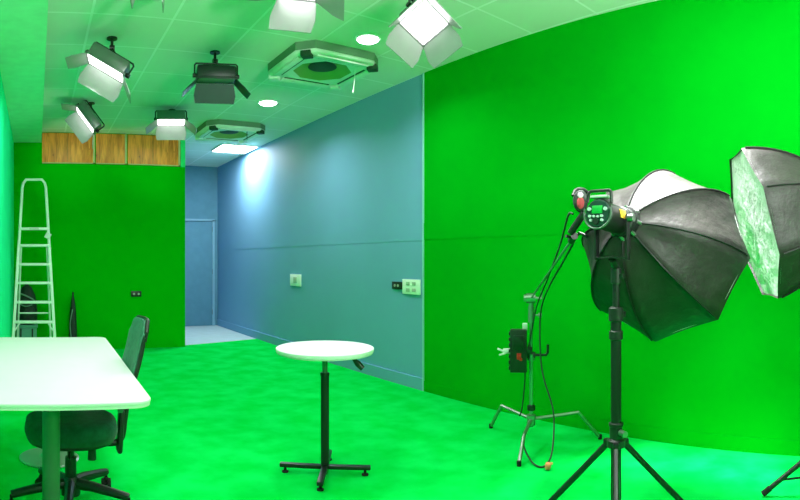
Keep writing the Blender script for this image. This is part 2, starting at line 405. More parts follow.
# ------------------------------------------------------------------ office chair
cx, cy = .182, 2.98
t = thing('office_chair', (cx, cy, 0), 'dark green upholstered swivel chair tucked under the long white table', 'chair')
def pol(r, deg, z): return V(cx+r*math.cos(math.radians(deg)), cy+r*math.sin(math.radians(deg)), z)
hub = MB().lathe([(.03, .07), (.05, .075), (.052, .14), (.034, .17)], (cx, cy, 0), n=28).build('hub', 'black', t)
for k in range(5):
    dg = 47+72*k
    w = MB()
    pts = [(0.02, .135, .030), (.12, .13, .026), (.24, .112, .022), (.315, .098, .020)]
    w.tube([pol(r, dg, z) for r, z, _ in pts], [p[2] for p in pts], n=10, smooth=0)
    l = w.build('leg', 'black', t)
    c = pol(.315, dg, .032); sd = V(-math.sin(math.radians(dg+40)), math.cos(math.radians(dg+40)), 0)
    ca = MB().cyl(c+sd*.008, c+sd*.026, .030, n=20).cyl(c-sd*.008, c-sd*.026, .030, n=20)
    ca.cyl(c+V(0, 0, .0), c+V(0, 0, .065), .008).cyl(c-sd*.026, c+sd*.026, .010).box(c+V(0, 0, .028), (.028, .028, .02), bev=.006)
    ca.build('caster', 'rubber', l)
MB().cyl((cx, cy, .13), (cx, cy, .27), .030, n=24).cyl((cx, cy, .27), (cx, cy, .345), .018, n=20).build('gas_lift', 'black', t)
MB().box((cx, cy, .345), (.20, .15, .035), bev=.01).box((cx+.12, cy, .348), (.12, .06, .02), bev=.005).build('tilt_mechanism', 'black', t)
MB().cyl((cx+.10, cy-.12, .345), (cx+.10, cy-.12, .295), .020, .022, n=20).build('tension_knob', 'black', t)
MB().tube([(cx, cy-.05, .34), (cx-.02, cy-.18, .335), (cx-.02, cy-.22, .33)], .006).build('height_lever', 'black', t)
def superell(cx, cy, a, b, n=48, e=2.8):
    out = []
    for i in range(n):
        u = 2*PI*i/n; c, s = math.cos(u), math.sin(u)
        out.append((cx+a*abs(c)**(2/e)*(1 if c > 0 else -1), cy+b*abs(s)**(2/e)*(1 if s > 0 else -1)))
    return out
def cushion(name, m, parent, layers, e=2.8, cx=cx, cy=cy, warp=None):
    mb = MB(); rings = []
    for a, b, z in layers:
        rings.append([mb.b.verts.new((x, y, z+(warp(x, y) if warp else 0))) for x, y in superell(cx, cy, a, b, e=e)])
    for A, B in zip(rings, rings[1:]):
        n = len(A)
        for k in range(n): mb.b.faces.new((A[k], A[(k+1) % n], B[(k+1) % n], B[k]))
    mb.b.faces.new(rings[0][::-1]); mb.b.faces.new(rings[-1])
    return mb.build(name, m, parent)
cushion('seat', 'fabric', t, [(.14, .14, .365), (.20, .195, .37), (.232, .222, .39), (.242, .232, .425), (.235, .226, .465), (.20, .195, .485), (.12, .12, .492)])
cushion('seat_shell', 'black', t, [(.12, .12, .355), (.19, .18, .358), (.222, .212, .374), (.225, .215, .385)])
# backrest: a tall padded shell leaning outwards on the aisle side of the seat
br = MB(); N, K = 14, 12
def bk(u, v, off):   # u across (Y) -1..1, v up 0..1
    z = .53+.455*v
    w = (.20*(1-.12*v))*(1-.0*v)
    x = cx+.252+.135*v+.02*math.sin(v*PI) - .03*(u*u) + off
    y = cy+w*u
    # round the top and bottom corners
    k = max(0, abs(u)-.72)/.28
    z += (-.05*k*k if v > .9 else 0) + (.05*k*k if v < .1 else 0)
    return V(x, y, z)
fr_, bk_ = [], []
for j in range(K+1):
    fr_.append([br.b.verts.new(bk(-1+2*i/N, j/K, -.022*(1-(abs(-1+2*i/N))**4)*(1-abs(2*j/K-1)**6)-.006)) for i in range(N+1)])
    bk_.append([br.b.verts.new(bk(-1+2*i/N, j/K, .016)) for i in range(N+1)])
for j in range(K):
    for i in range(N):
        br.b.faces.new((fr_[j][i], fr_[j][i+1], fr_[j+1][i+1], fr_[j+1][i])); br.b.faces.new((bk_[j][i], bk_[j+1][i], bk_[j+1][i+1], bk_[j][i+1]))
    br.b.faces.new((fr_[j][0], fr_[j+1][0], bk_[j+1][0], bk_[j][0])); br.b.faces.new((fr_[j][N], bk_[j][N], bk_[j+1][N], fr_[j+1][N]))
for i in range(N):
    br.b.faces.new((fr_[0][i], bk_[0][i], bk_[0][i+1], fr_[0][i+1])); br.b.faces.new((fr_[K][i], fr_[K][i+1], bk_[K][i+1], bk_[K][i]))
bo = br.build('backrest', 'mesh', t)
rim = [bk(-1, j/K, .012) for j in range(K+1)]+[bk(-1+2*i/N, 1, .012) for i in range(1, N)]+[bk(1, j/K, .012) for j in range(K, -1, -1)]
MB().tube(rim, .012, 8).build('back_rim', 'black', bo)
MB().tube([(cx+.13, cy, .345), (cx+.22, cy, .335), (cx+.268, cy, .36), (cx+.285, cy, .46), (cx+.31, cy, .62), (cx+.35, cy, .72)], .017, 12, smooth=5).build('back_support', 'black', t)
MB().box((cx+.262, cy, .40), (.028, .085, .23), Matrix.Rotation(.06, 3, 'Y'), bev=.012).build('bracket_cover', 'black', t)

# ------------------------------------------------------------------ round table
rx, ry = 1.680, 3.026
t = thing('round_table', (rx, ry, 0), 'round white pedestal table with black cross base in the middle of the carpet', 'table')
MB().lathe([(.285, .744), (.296, .746), (.298, .760), (.298, .766), (.292, .770)], (rx, ry, 0), n=72).build('tabletop', 'white', t)
MB().lathe([(.270, .735), (.291, .737), (.294, .744)], (rx, ry, 0), n=64).build('edge_band', 'whiteedge', t)
MB().cyl((rx, ry, .04), (rx, ry, .612), .0255, n=24).cyl((rx, ry, .60), (rx, ry, .617), .028, n=24).build('column', 'blackmetal', t)
MB().cyl((rx, ry, .61), (rx, ry, .734), .016, n=20).box((rx, ry, .730), (.16, .16, .01)).build('inner_rod', 'tablemetal', t)
pr = V(math.cos(.507), -math.sin(.507), 0); pf = V(-math.sin(.507), -math.cos(.507), 0)
ang0 = math.radians(-6)
for k in range(4):
    R2 = Matrix.Rotation(PI/2*k+ang0, 3, 'Z'); dv = R2 @ pr
    c = V(rx, ry, 0)
    e = c+dv*.262
    l = MB().box(c+dv*.140+V(0, 0, .046), (.275, .038, .024), Matrix.Rotation(math.atan2(dv.y, dv.x), 3, 'Z'), bev=.005).build('leg', 'blackmetal', t)
    MB().lathe([(.020, 0), (.021, .008), (.009, .014), (.008, .036)], (e.x-dv.x*.018, e.y-dv.y*.018, 0), n=18).build('levelling_foot', 'rubber', l)
lv0 = V(rx, ry, .722)+pr*.06+pf*.05; lv1 = V(rx, ry, .716)+pr*.165+pf*.08; lv2 = V(rx, ry, .655)+pr*.225+pf*.09
MB().tube([lv0, lv1], .006).tube([lv1, lerp(lv1, lv2, .5), lv2], [.008, .020, .017], 12).build('height_lever', 'black', t)
MB().cyl((rx, ry, .0), (rx, ry, .08), .012).build('centre_pin', 'blackmetal', t)

# ------------------------------------------------------------------ C-stand with boom
sx, sy = 3.08, 2.605
S = V(sx, sy, 0)
def rs(px_, py_, r=None):  # a point on the same range as the stand column
    return at(px_, py_, r or math.hypot(sx, sy))
r0 = math.hypot(sx, sy); cpx = X0+F*math.atan2(sx, sy)
t = thing('c_stand', (sx, sy, 0), 'chrome turtle-leg light stand with a boom arm by the green wall', 'light stand')
MB().cyl((sx, sy, .12), (sx, sy, .62), .0140, n=20).build('column', 'chrome', t)
MB().cyl((sx, sy, .60), (sx, sy, 1.0), .0115, n=20).build('riser', 'chrome', t)
MB().lathe([(.02, 0), (.026, .005), (.026, .05), (.02, .055)], (sx, sy, .585), n=20).build('collar', 'chrome', t)
MB().lathe([(.022, 0), (.030, .006), (.030, .04), (.034, .045), (.034, .075), (.022, .08)], (sx, sy, .13), n=20).build('leg_hub', 'chrome', t)
MB().lathe([(.02, 0), (.029, .004), (.029, .035), (.02, .04)], (sx, sy, .235), n=20).build('hub_ring', 'blackmetal', t)
feet = [at(491, 428, 741/168), at(600, 437, 741/179), at(519, 466, 741/206)]
knees = [.30, .62, .30]
for f_, kn, zk in zip(feet, (.72, .68, .62), (.20, .205, .14)):
    f2 = V(f_.x, f_.y, .012)
    f2.x = min(f2.x, gx(f2.y)-.06)
    k1 = lerp(V(sx, sy, .17), f2, kn); k1.z = zk
    a = V(sx, sy, .175)
    l = MB().tube([a, lerp(a, k1, .9), k1, lerp(k1, f2, .12), f2], .0125, 12).build('leg', 'chrome', t)
    MB().cyl(f2+V(0, 0, -.012), f2+V(0, 0, .02), .015, n=14).build('rubber_foot', 'rubber', l)
# grip head at the top
g = V(sx, sy, 1.03)
pr2 = V(math.cos(.878), -math.sin(.878), 0); pf2 = V(-math.sin(.878), -math.cos(.878), 0)
MB().cyl((sx, sy, .86), (sx, sy, .97), .022, n=18).cyl((sx, sy, .97), (sx, sy, 1.0), .018, n=18).build('grip_body', 'chrome', t)
MB().cyl(g-pr2*.035, g+pr2*.03, .036, n=24).cyl(g-pr2*.052, g-pr2*.035, .026, n=20).build('grip_head', 'chrome', t)
MB().tube([g+pr2*.03, g+pr2*.075], .009).tube([g+pr2*.075+V(0, 0, .05)-pf2*.0, g+pr2*.07+V(0, 0, -.01)], .008).build('tee_handle', 'chrome', t)
MB().tube([V(sx, sy, .91), V(sx, sy, .91)+pr2*.055], .007).cyl(V(sx, sy, .91)+pr2*.05, V(sx, sy, .91)+pr2*.075, .017, n=12).build('lock_knob', 'chrome', t)
Bend = at(573, 238, 2.90)
bdir = (Bend-g).normalized()
MB().tube([g-bdir*.09, Bend], .0072, 12).build('boom_arm', 'chrome', t)
# hook bracket
hk = V(sx, sy, EYE-(355-YH)/F*r0)
MB().cyl(hk-pr2*.03, hk+pr2*.03, .024, n=16).tube([hk, hk+pr2*.05, hk+pr2*.105, hk+pr2*.118+V(0, 0, .02), hk+pr2*.118+V(0, 0, .075)], .010, 10).build('accessory_hook', 'black', t)

# small lamp head carried on the boom, beside the strobe
t = thing('boom_lamp', Bend, 'small black lamp head with a red face on the end of the boom arm', 'lamp')
MB().cyl(Bend-bdir*.04, Bend+bdir*.03, .019, n=14).tube([at(566, 236, 2.88), at(573, 238, 2.90), at(580, 233, 2.88), at(588, 237, 2.88)], .009, 10).build('clamp', 'black', t)
MB().tube([at(570.5, 233, 2.88), at(584, 213, 2.83)], .018, 12).build('arm', 'blackmetal', t)
c = at(580.5, 201, 2.83); vd = V(c.x, c.y, 0).normalized()
bx_ = V(math.cos(math.atan2(c.x, c.y)), -math.sin(math.atan2(c.x, c.y)), 0)
hd = MB().lathe([(.030, .10), (.05, .09), (.055, .02), (.056, 0), (.050, -.008)], c, vd, 28, sx=.68, sy=1.0)
hd.build('lamp_head', 'black', t)
MB().lathe([(.001, -.014), (.020, -.013), (.030, -.008)], c+V(0, 0, -.010), vd, 24, sx=.62, sy=1.0).build('red_face', mat('dull_red_face', (.42, .05, .06), .5), t)
MB().lathe([(.001, -.018), (.010, -.0175), (.014, -.013)], c+V(0, 0, .028), vd, 16).build('white_cap', 'white', t)
MB().tube([at(573, 196, 2.84), at(576, 190, 2.86), at(583, 189.5, 2.88), at(588, 193, 2.90)], .010, 8, smooth=4).build('handle', 'black', t)

# battery pack clamped to the stand
c = rs(518.5, 350.5, r0-.03)
rotp = Matrix.Rotation(-.878, 3, 'Z')
t = thing('power_pack', c-V(0, 0, .15), 'black power pack with a red mark clamped to the chrome stand', 'power pack')
MB().box(c, (.118, .08, .30), rotp, bev=.008).build('housing', 'black', t)
w = MB()
for k in range(7):
    w.box(c+V(0, 0, -.12+.04*k)-pr2*.061, (.014, .07, .022), rotp, bev=.003)
w.build('cooling_fins', 'blackmetal', t)
MB().box(c+pf2*.042+V(0, 0, .06), (.075, .006, .10), rotp, bev=.002).build('face_plate', 'blackmetal', t)
MB().box(c+pf2*.043+V(0, 0, -.035)+pr2*.005, (.030, .006, .045), rotp, bev=.004).box(c+pf2*.043+V(0, 0, -.055)+pr2*.018, (.018, .006, .02), rotp, bev=.002).build('red_mark', 'redplastic', t)
MB().box(c+pr2*.045+V(0, 0, .165)-pf2*.02, (.035, .04, .05), rotp, bev=.004).build('top_latch', 'rib', t)
MB().box(c-pr2*.085+V(0, 0, -.005)-pf2*.01, (.05, .03, .035), rotp, bev=.006).box(c-pr2*.125+V(0, 0, .002), (.05, .012, .014), rotp @ Matrix.Rotation(.4, 3, 'Y'), bev=.003).box(c-pr2*.11+V(0, 0, -.025), (.055, .012, .012), rotp @ Matrix.Rotation(-.3, 3, 'Y'), bev=.003).build('plug', 'white', t)
MB().box(c+pr2*.07, (.05, .03, .05), rotp, bev=.004).build('clamp', 'black', t)

# cables
cb = MB().tube([at(573, 214, 2.88), at(568, 216, 2.92), at(560, 245, 3.12), at(547, 280, 3.7), at(537, 305, 3.98), at(531, 335, 4.02), at(526, 360, 4.0), at(524.5, 385, 4.02), at(522, 408, 4.06), at(519.5, 416, 4.08)], .0055, 8, smooth=8).build('power_cable', 'cable')
tag(cb, 'thin dark cable running from the boom lamp down past the power pack', 'cable')
def onfloor(p): p.z = max(p.z, .008); return p
c2 = MB().tube([onfloor(q_) for q_ in (at(574, 242, 2.93), at(563, 262, 3.2), at(549, 287, 3.7), at(541, 310, 3.95), at(540, 345, 3.96), at(543, 375, 3.9), at(552, 405, 3.82), at(554, 425, 3.76), at(552, 452, 3.62), at(547, 464, 3.58), at(540, 467, 3.56), at(532, 462, 3.62), at(525, 450, 3.74), at(522, 438, 3.80))], .006, 8, smooth=8)
tc_ = thing('looped_cable', at(547, 470, 3.63), 'dark cable hanging from the boom arm in a long loop to the carpet', 'cable')
c2.build('cord', 'cable', tc_)
pp = at(548, 470.5, 3.52); pp.z = .028
MB().box(pp, (.045, .035, .04), Matrix.Rotation(.5, 3, 'Z'), bev=.01).cyl(pp, pp+V(.05, .01, .0), .008).build('plug', 'copper', tc_)

# ------------------------------------------------------------------ tripod light stand under the softbox
def tripod(cxx, cyy, hubz, topz, angs, spread, label, name='tripod_light_stand'):
    t = thing(name, (cxx, cyy, 0), label, 'light stand', 'black tripod light stands')
    MB().cyl((cxx, cyy, hubz-.34), (cxx, cyy, hubz+.60), .0245, n=24).build('lower_column', 'blackmetal', t)
    MB().cyl((cxx, cyy, hubz+.58), (cxx, cyy, topz), .0165, n=20).build('upper_column', 'blackmetal', t)
    MB().lathe([(.027, 0), (.034, .005), (.034, .06), (.027, .066)], (cxx, cyy, hubz+.545), n=24).box((cxx+.03, cyy-.015, hubz+.575), (.03, .025, .03), bev=.006).build('upper_collar', 'black', t)
    MB().lathe([(.026, 0), (.032, .005), (.032, .04), (.026, .045)], (cxx, cyy, hubz+.46), n=24).build('stop_ring', 'black', t)
    h = MB().lathe([(.028, -.03), (.042, -.025), (.042, .005), (.030, .012), (.030, .065), (.034, .07), (.034, .082), (.026, .086)], (cxx, cyy, hubz), n=24)
    h.build('leg_hub', 'black', t)
    MB().cyl((cxx-.01, cyy-.03, hubz+.045), (cxx-.025, cyy-.065, hubz+.045), .014, n=14).build('hub_knob', 'chrome', t)
    h2z = hubz-.37
    MB().lathe([(.026, 0), (.033, .004), (.033, .035), (.026, .04)], (cxx, cyy, h2z+.03), n=20).build('lower_collar', 'black', t)
    for a in angs:
        d = V(math.cos(a), math.sin(a), 0); c = V(cxx, cyy, hubz-.012)
        a0 = c+d*.04; a1 = V(cxx, cyy, .017)+d*spread
        l = MB().tube([a0, a1], .0145, 12).box(c+d*.045, (.035, .028, .035), Matrix.Rotation(a, 3, 'Z'), bev=.006).build('leg', 'blackmetal', t)
        MB().tube([a1-(a1-a0).normalized()*.05, a1], .0175, 12).build('rubber_foot', 'rubber', l)
        m_ = lerp(a0, a1, .82)
        MB().tube([V(cxx, cyy, h2z+.05)+d*.03, m_], .007, 8).build('brace', 'blackmetal', t)
    return t
tx, ty = 2.212, 1.366
th = math.atan2(tx, ty)
az = lambda k: math.atan2(math.cos(th), math.sin(th))   # angle of the view direction in plan
va = math.atan2(ty, tx)     # plan angle pointing away from the eye
tripod(tx, ty, .475, 1.23, [va+PI, va+PI/3, va-PI/3], .46, 'black tripod light stand under the softbox with the strobe control panel')

# strobe head and octagonal softbox -----------------------------------------
def softbox(name, ringc, n, radius, depth, ring_r, rot0, label, front_lip=.05):
    n = n.normalized()
    t = thing(name, ringc, label, 'softbox', 'octagonal softboxes')
    up = (V(0, 0, 1)-n*n.z).normalized(); rt = n.cross(up).normalized()   # rt: to the right seen from behind
    def pt(s, a, chord=1):
        # s 0 ring .. 1 rim
        q = s*PI/2
        rho = ring_r+(radius-ring_r)*(.7*math.sin(q)+.3*s)
        z = depth*(.7*(1-math.cos(q))+.3*s)
        return ringc+n*z+(rt*math.cos(a)+up*math.sin(a))*rho*chord
    K = 8; SUB = 6; NS = 12
    mb = MB(); rows = []
    for i in range(NS+1):
        row = []
        s = i/NS
        for k in range(K):
            a0, a1 = rot0+2*PI*k/K, rot0+2*PI*(k+1)/K
            p0, p1 = pt(s, a0), pt(s, a1)
            for j in range(SUB):
                u = j/SUB; p = lerp(p0, p1, u)
                sag = math.sin(u*PI)
                mid = (p-ringc); mid -= n*mid.dot(n)
                rn = random.uniform(-.003, .003) if 0 < i < NS and j else 0
                p = p - mid*(.035*sag*math.sin(s*PI)) - mid*(.02*sag*(s**4)) + n*(rn+.012*sag*math.sin(s*PI))
                row.append(mb.b.verts.new(p))
        rows.append(row)
    L = len(rows[0])
    # front lip
    lip = [mb.b.verts.new(v.co+n*front_lip) for v in rows[-1]]; rows.append(lip)
    for A, B in zip(rows, rows[1:]):
        for k in range(L): mb.b.faces.new((A[k], A[(k+1) % L], B[(k+1) % L], B[k]))
    cov = mb.build('fabric_cover', 'sb', t)
    for k in range(K):
        a = rot0+2*PI*k/K
        pts = [pt(i/NS, a, 1.004)-n*.002 for i in range(NS+1)]
        MB().tube(pts, .0042, 6).build('rib', 'rod', t)
    # rim piping
    rim = [v+n*0 for v in [pt(1, rot0+2*PI*k/K) for k in range(K)]]
    mb = MB()
    f = []
    cen = ringc+n*(depth+front_lip*.35)
    rr = []
    for fac in (1, .75, .5, .25):
        ring = []
        for k in range(K):
            p0, p1 = pt(1, rot0+2*PI*k/K), pt(1, rot0+2*PI*(k+1)/K)
            for j in range(SUB):
                p = lerp(p0, p1, j/SUB)+n*front_lip*.35
                q = cen+(p-cen)*fac*.985
                q += n*random.uniform(-.004, .004)*(fac < 1)
                ring.append(mb.b.verts.new(q))
        rr.append(ring)
    for A, B in zip(rr, rr[1:]):
        for k in range(L): mb.b.faces.new((A[k], A[(k+1) % L], B[(k+1) % L], B[k]))
    cv = mb.b.verts.new(cen)
    for k in range(L): mb.b.faces.new((rr[-1][k], rr[-1][(k+1) % L], cv))
    MB_front = mb.build('front_diffuser', 'silver', t)
    # speed ring with rod sockets
    mb = MB().lathe([(ring_r*.8, -.025), (ring_r*1.1, -.02), (ring_r*1.1, .012), (ring_r*.8, .018)], ringc, n, 32)
    mb.build('speed_ring', 'blackmetal', t)
    for k in range(K):
        a = rot0+2*PI*k/K; d = rt*math.cos(a)+up*math.sin(a)
        MB().cyl(ringc+d*ring_r*1.0-n*.02, ringc+d*ring_r*1.2+n*.02, .010, n=10).build('rod_socket', 'chrome', t)
    return t, n, up, rt

RC = at(625, 223, 2.64)
CC = at(664, 254, 3.05)
n1 = (CC-RC).normalized()
softbox('octagonal_softbox', RC, n1, .465, (CC-RC).length, .068, math.radians(90)-.02, 'black octagonal softbox seen from behind, on the strobe with the control panel')

# strobe
SBK = at(598, 213.5, 2.42)
ax = (RC-SBK).normalized(); SL = (RC-SBK).length
axp = V(math.sin(1.0)*.93, math.cos(1.0)*.93, -.06).normalized()
t = thing('studio_strobe', SBK, 'black studio strobe head with round control panel behind the softbox', 'studio light')
MB().lathe([(.058, 0), (.066, .008), (.066, .02), (.062, .03), (.062, SL-.06), (.068, SL-.055), (.068, SL-.027)], SBK, ax, 36).build('housing', 'black', t)
upx = (V(0, 0, 1)-ax*ax.z).normalized(); rtx = ax.cross(upx).normalized()
RM = Matrix((rtx, ax, upx)).transposed()     # local x right, y along, z up
MB().lathe([(.001, -.006), (.056, -.006), (.060, -.002), (.060, .004)], SBK, ax, 40).build('control_panel', 'panel', t)
MB().lathe([(.060, -.002), (.064, -.009), (.069, -.004), (.069, .012), (.062, .014)], SBK, ax, 40).build('panel_bezel', 'chrome', t) if False else None
pts = [SBK+(rtx*math.cos(a)+upx*math.sin(a))*.0655-ax*.006 for a in [math.radians(-200+i*10) for i in range(0, 23)]]
MB().tube(pts, .0045, 8).build('panel_bezel', 'tablemetal', t)
MB().box(SBK-ax*.009+upx*.016, (.050, .005, .034), RM, bev=.001).build('display', 'lcd', t)
for bxx, bzz, rr_ in ((-.038, .018, .008), (.040, .018, .008), (-.034, -.012, .006), (-.014, -.013, .005), (.006, -.014, .005), (.024, -.012, .006), (-.028, -.030, .006), (.026, -.030, .006), (-.002, -.036, .013)):
    q = SBK+rtx*bxx+upx*bzz
    MB().cyl(q-ax*.005, q-ax*.015, rr_, n=14).build('knob' if rr_ > .01 else 'button', 'black' if rr_ > .01 else 'btn', t)
hq = SBK+upx*.062
MB().tube([hq-rtx*.055-upx*.012, hq-rtx*.052+upx*.028, hq-rtx*.040+upx*.036, hq+rtx*.048+upx*.036, hq+rtx*.058+upx*.028, hq+rtx*.062-upx*.02], .0075, 10).build('carry_handle', 'black', t)
MB().box(hq+upx*.012+ax*.02, (.085, .05, .012), RM, bev=.004).build('top_grip', 'rib', t)
sq = SBK+ax*(SL*.55)+rtx*.0665
MB().box(SBK+ax*.13-rtx*0.0+(-V(math.sin(1.03), math.cos(1.03), 0)-ax*(-V(math.sin(1.03), math.cos(1.03), 0)).dot(ax)).normalized()*.0625, (.052, .052, .003), RM @ Matrix.Rotation(.0, 3, 'Z'), bev=.001).build('warning_sticker', 'gaffer', t) if False else None
vdir = -V(math.sin(1.03), math.cos(1.03), 0); side = (vdir-ax*vdir.dot(ax)); side = (side.normalized()*.35+rtx*.8+upx*.35); side = (side-ax*side.dot(ax)).normalized()
tang = ax.cross(side).normalized()
SM = Matrix((ax, tang, side)).transposed()
MB().box(SBK+ax*.115+side*.0622, (.055, .040, .003), SM, bev=.001).build('warning_sticker', 'gaffer', t)
# yoke
yc = V(tx, ty, 1.235)
midb = SBK+ax*(SL*.5)
hw = .078
p1 = midb-rtx*hw; p2 = midb+rtx*hw
zb = 1.315
RZ = Matrix.Rotation(math.atan2(rtx.y, rtx.x), 3, 'Z')
for p in (p1, p2):
    MB().box(V(p.x, p.y, (p.z+zb)/2), (.008, .034, p.z-zb+.03), RZ, bev=.002).build('yoke_arm', 'blackmetal', t)
MB().box(V(midb.x, midb.y, zb-.005), (2*hw+.008, .034, .008), RZ, bev=.002).build('yoke_base', 'blackmetal', t)
for p, s in ((p1, -1), (p2, 1)):
    MB().cyl(p, p+rtx*s*.03, .018, n=16).build('tilt_knob', 'chrome' if s > 0 else 'black', t)
MB().tube([V(midb.x, midb.y, zb-.01), V(tx, ty, 1.262)], .017, 12).lathe([(.017, 0), (.024, .004), (.024, .07), (.017, .075)], (tx, ty, 1.19), n=20).box(V(tx, ty, 1.225)+rtx*.025, (.03, .02, .025), RZ, bev=.004).build('stand_socket', 'black', t)

# second softbox, on the far side of the frame, facing back into the room
FC = at(752, 226, 2.95)
tt = (757-X0)/F
left = V(-math.cos(tt), math.sin(tt), 0); tow = V(-math.sin(tt), -math.cos(tt), 0)
n2 = ((left*.968+V(0, 0, -.25))*.978+tow*.23).normalized()
dep2 = .46
softbox('octagonal_softbox', FC-n2*(dep2+.02), n2, .41, dep2, .075, math.radians(112.5), front_lip=.018, label='octagonal softbox turned side-on with its white front facing back into the room')
RC2 = FC-n2*(dep2+.02)
t = thing('studio_strobe', RC2-n2*.33, 'black studio strobe head behind the side-on softbox', 'studio light')
MB().lathe([(.058, -.33), (.066, -.32), (.062, -.30), (.062, -.05), (.068, -.045), (.068, -.027)], RC2, n2, 32).build('housing', 'black', t)
m2 = RC2-n2*.18
RZ2 = Matrix.Rotation(math.atan2(-n2.x, n2.y), 3, 'Z'); r2 = RZ2 @ V(1, 0, 0)
for s in (-1, 1):
    MB().box(m2+r2*s*.078+V(0, 0, -.06), (.008, .034, .16), RZ2, bev=.002).build('yoke_arm', 'blackmetal', t)
MB().box(m2+V(0, 0, -.135), (.166, .034, .008), RZ2, bev=.002).lathe([(.017, 0), (.024, .004), (.024, .07), (.017, .075)], m2+V(0, 0, -.215), n=20).build('yoke_base', 'blackmetal', t)
fo = at(763, 497, 741/237); fa = math.atan2(fo.y-m2.y, fo.x-m2.x)
tripod(m2.x, m2.y, .46, m2.z-.16, [fa, fa+2*PI/3, fa-2*PI/3], max(.4, math.hypot(fo.x-m2.x, fo.y-m2.y)), 'black tripod stand of which a single leg shows beside the green wall')

# ------------------------------------------------------------------ ceiling fixtures
def fixture(mount, body, rot, label, lit=True, w=.30, h=.20, dp=.11, leaf=.17, opens=(35, 35, 35, 35), clampx=0, group='barn-door lamps on the ceiling'):
    """rot: 3x3, local -Z is where the lamp shines, X its long side"""
    t = thing('barn_door_lamp', (mount[0], mount[1], CEIL), label, 'studio light', group)
    fm, lm = ('fix', 'leaf') if lit else ('fixdark', 'leafdark')
    body = Vector(body); mount = Vector((mount[0], mount[1], CEIL))
    L = lambda x, y, z: body+rot @ V(x, y, z)
    # ceiling clamp and hanger
    top = V(mount.x, mount.y, CEIL)
    MB().cyl(top-V(0, 0, .012), top, .045, n=20).cyl(top-V(0, 0, .09), top, .012, n=12).build('ceiling_mount', 'blackmetal', t)
    j = top-V(0, 0, .085)
    MB().cyl(j-V(.02, 0, 0), j+V(.02, 0, 0), .024, n=16).build('swivel_knob', 'black', t)
    yk = [L(-w/2-.018, 0, .0), L(-w/2-.018, 0, .09), L(-w/2-.005, 0, .105), L(w/2+.005, 0, .105), L(w/2+.018, 0, .09), L(w/2+.018, 0, .0)]
    mb = MB().tube(yk, .008, 8); mb.tube([j, L(0, 0, .105)], .009, 8)
    mb.build('yoke', 'blackmetal', t)
    for s in (-1, 1): MB().cyl(L(s*(w/2), 0, 0), L(s*(w/2+.035), 0, 0), .018, n=14).build('tilt_knob', 'black', t)
    MB().box(L(0, 0, .02), (w, h, dp), rot, bev=.015).box(L(0, 0, .02+dp/2), (w*.7, h*.55, .02), rot, bev=.005).build('housing', fm, t)
    z = .02-dp/2
    mb = MB()
    for s in (-1, 1):
        mb.box(L(0, s*(h/2+.003), z), (w+.03, .014, .02), rot, bev=.003).box(L(s*(w/2+.004), 0, z), (.014, h+.02, .02), rot, bev=.003)
    mb.build('front_frame', fm, t)
    MB().box(L(0, 0, z-.004), (w-.02, h-.02, .008), rot, bev=.002).build('lens', 'lens' if lit else 'lensoff', t)
    z -= .012
    for i, (ax_, s, op) in enumerate((('y', 1, opens[0]), ('y', -1, opens[1]), ('x', 1, opens[2]), ('x', -1, opens[3]))):
        if op is None: continue
        a = math.radians(op); o_ = math.sin(a)*leaf; dz = -math.cos(a)*leaf
        mb = MB(); th_ = .003
        nn = V(0, math.cos(a)*s, math.sin(a)) if ax_ == 'y' else V(math.cos(a)*s, 0, math.sin(a))
        def q(u, k): # u along hinge, k 0..1 outwards
            if ax_ == 'y': return V(u, s*(h/2+.004+o_*k), z+dz*k)
            return V(s*(w/2+.004+o_*k), u, z+dz*k)
        hw_ = (w if ax_ == 'y' else h)/2
        pts = [q(-hw_, 0), q(hw_, 0), q(hw_+.018, .6), q(hw_+.005, 1), q(-hw_-.005, 1), q(-hw_-.018, .6)]
        A = [mb.b.verts.new(L(*(p_+nn*th_))) for p_ in pts]; B = [mb.b.verts.new(L(*(p_-nn*th_))) for p_ in pts]
        k_ = len(pts)
        for m_ in range(k_): mb.b.faces.new((A[m_], A[(m_+1) % k_], B[(m_+1) % k_], B[m_]))
        mb.b.faces.new(A); mb.b.faces.new(B[::-1])
        mb.build('barn_door', lm, t)
    return body, rot @ V(0, 0, -1)
def R3(tilt, roll, yaw, spin=0):
    return (Matrix.Rotation(math.radians(yaw), 3, 'Z') @ Matrix.Rotation(math.radians(tilt), 3, 'X') @ Matrix.Rotation(math.radians(roll), 3, 'Y') @ Matrix.Rotation(math.radians(spin), 3, 'Z'))
def spot(p, d, e, ang, blend=.6, size=.08, col=(1, 1, 1)):
    l = bpy.data.lights.new('spot', 'SPOT'); l.energy = e; l.spot_size = math.radians(ang); l.spot_blend = blend; l.shadow_soft_size = size; l.color = col
    o = bpy.data.objects.new('spot_lamp', l); COL.objects.link(o); o.location = p
    o.rotation_euler = Vector(d).to_track_quat('-Z', 'Y').to_euler(); return o
def area(p, d, e, sx_, sy_=None, spread=180, col=(1, 1, 1), disk=False):
    l = bpy.data.lights.new('area', 'AREA'); l.energy = e; l.size = sx_; l.color = col
    if disk: l.shape = 'DISK'
    elif sy_: l.shape = 'RECTANGLE'; l.size_y = sy_
    l.spread = math.radians(spread)
    o = bpy.data.objects.new('area_lamp', l); COL.objects.link(o); o.location = p
    o.rotation_euler = Vector(d).to_track_quat('-Z', 'Y').to_euler(); return o

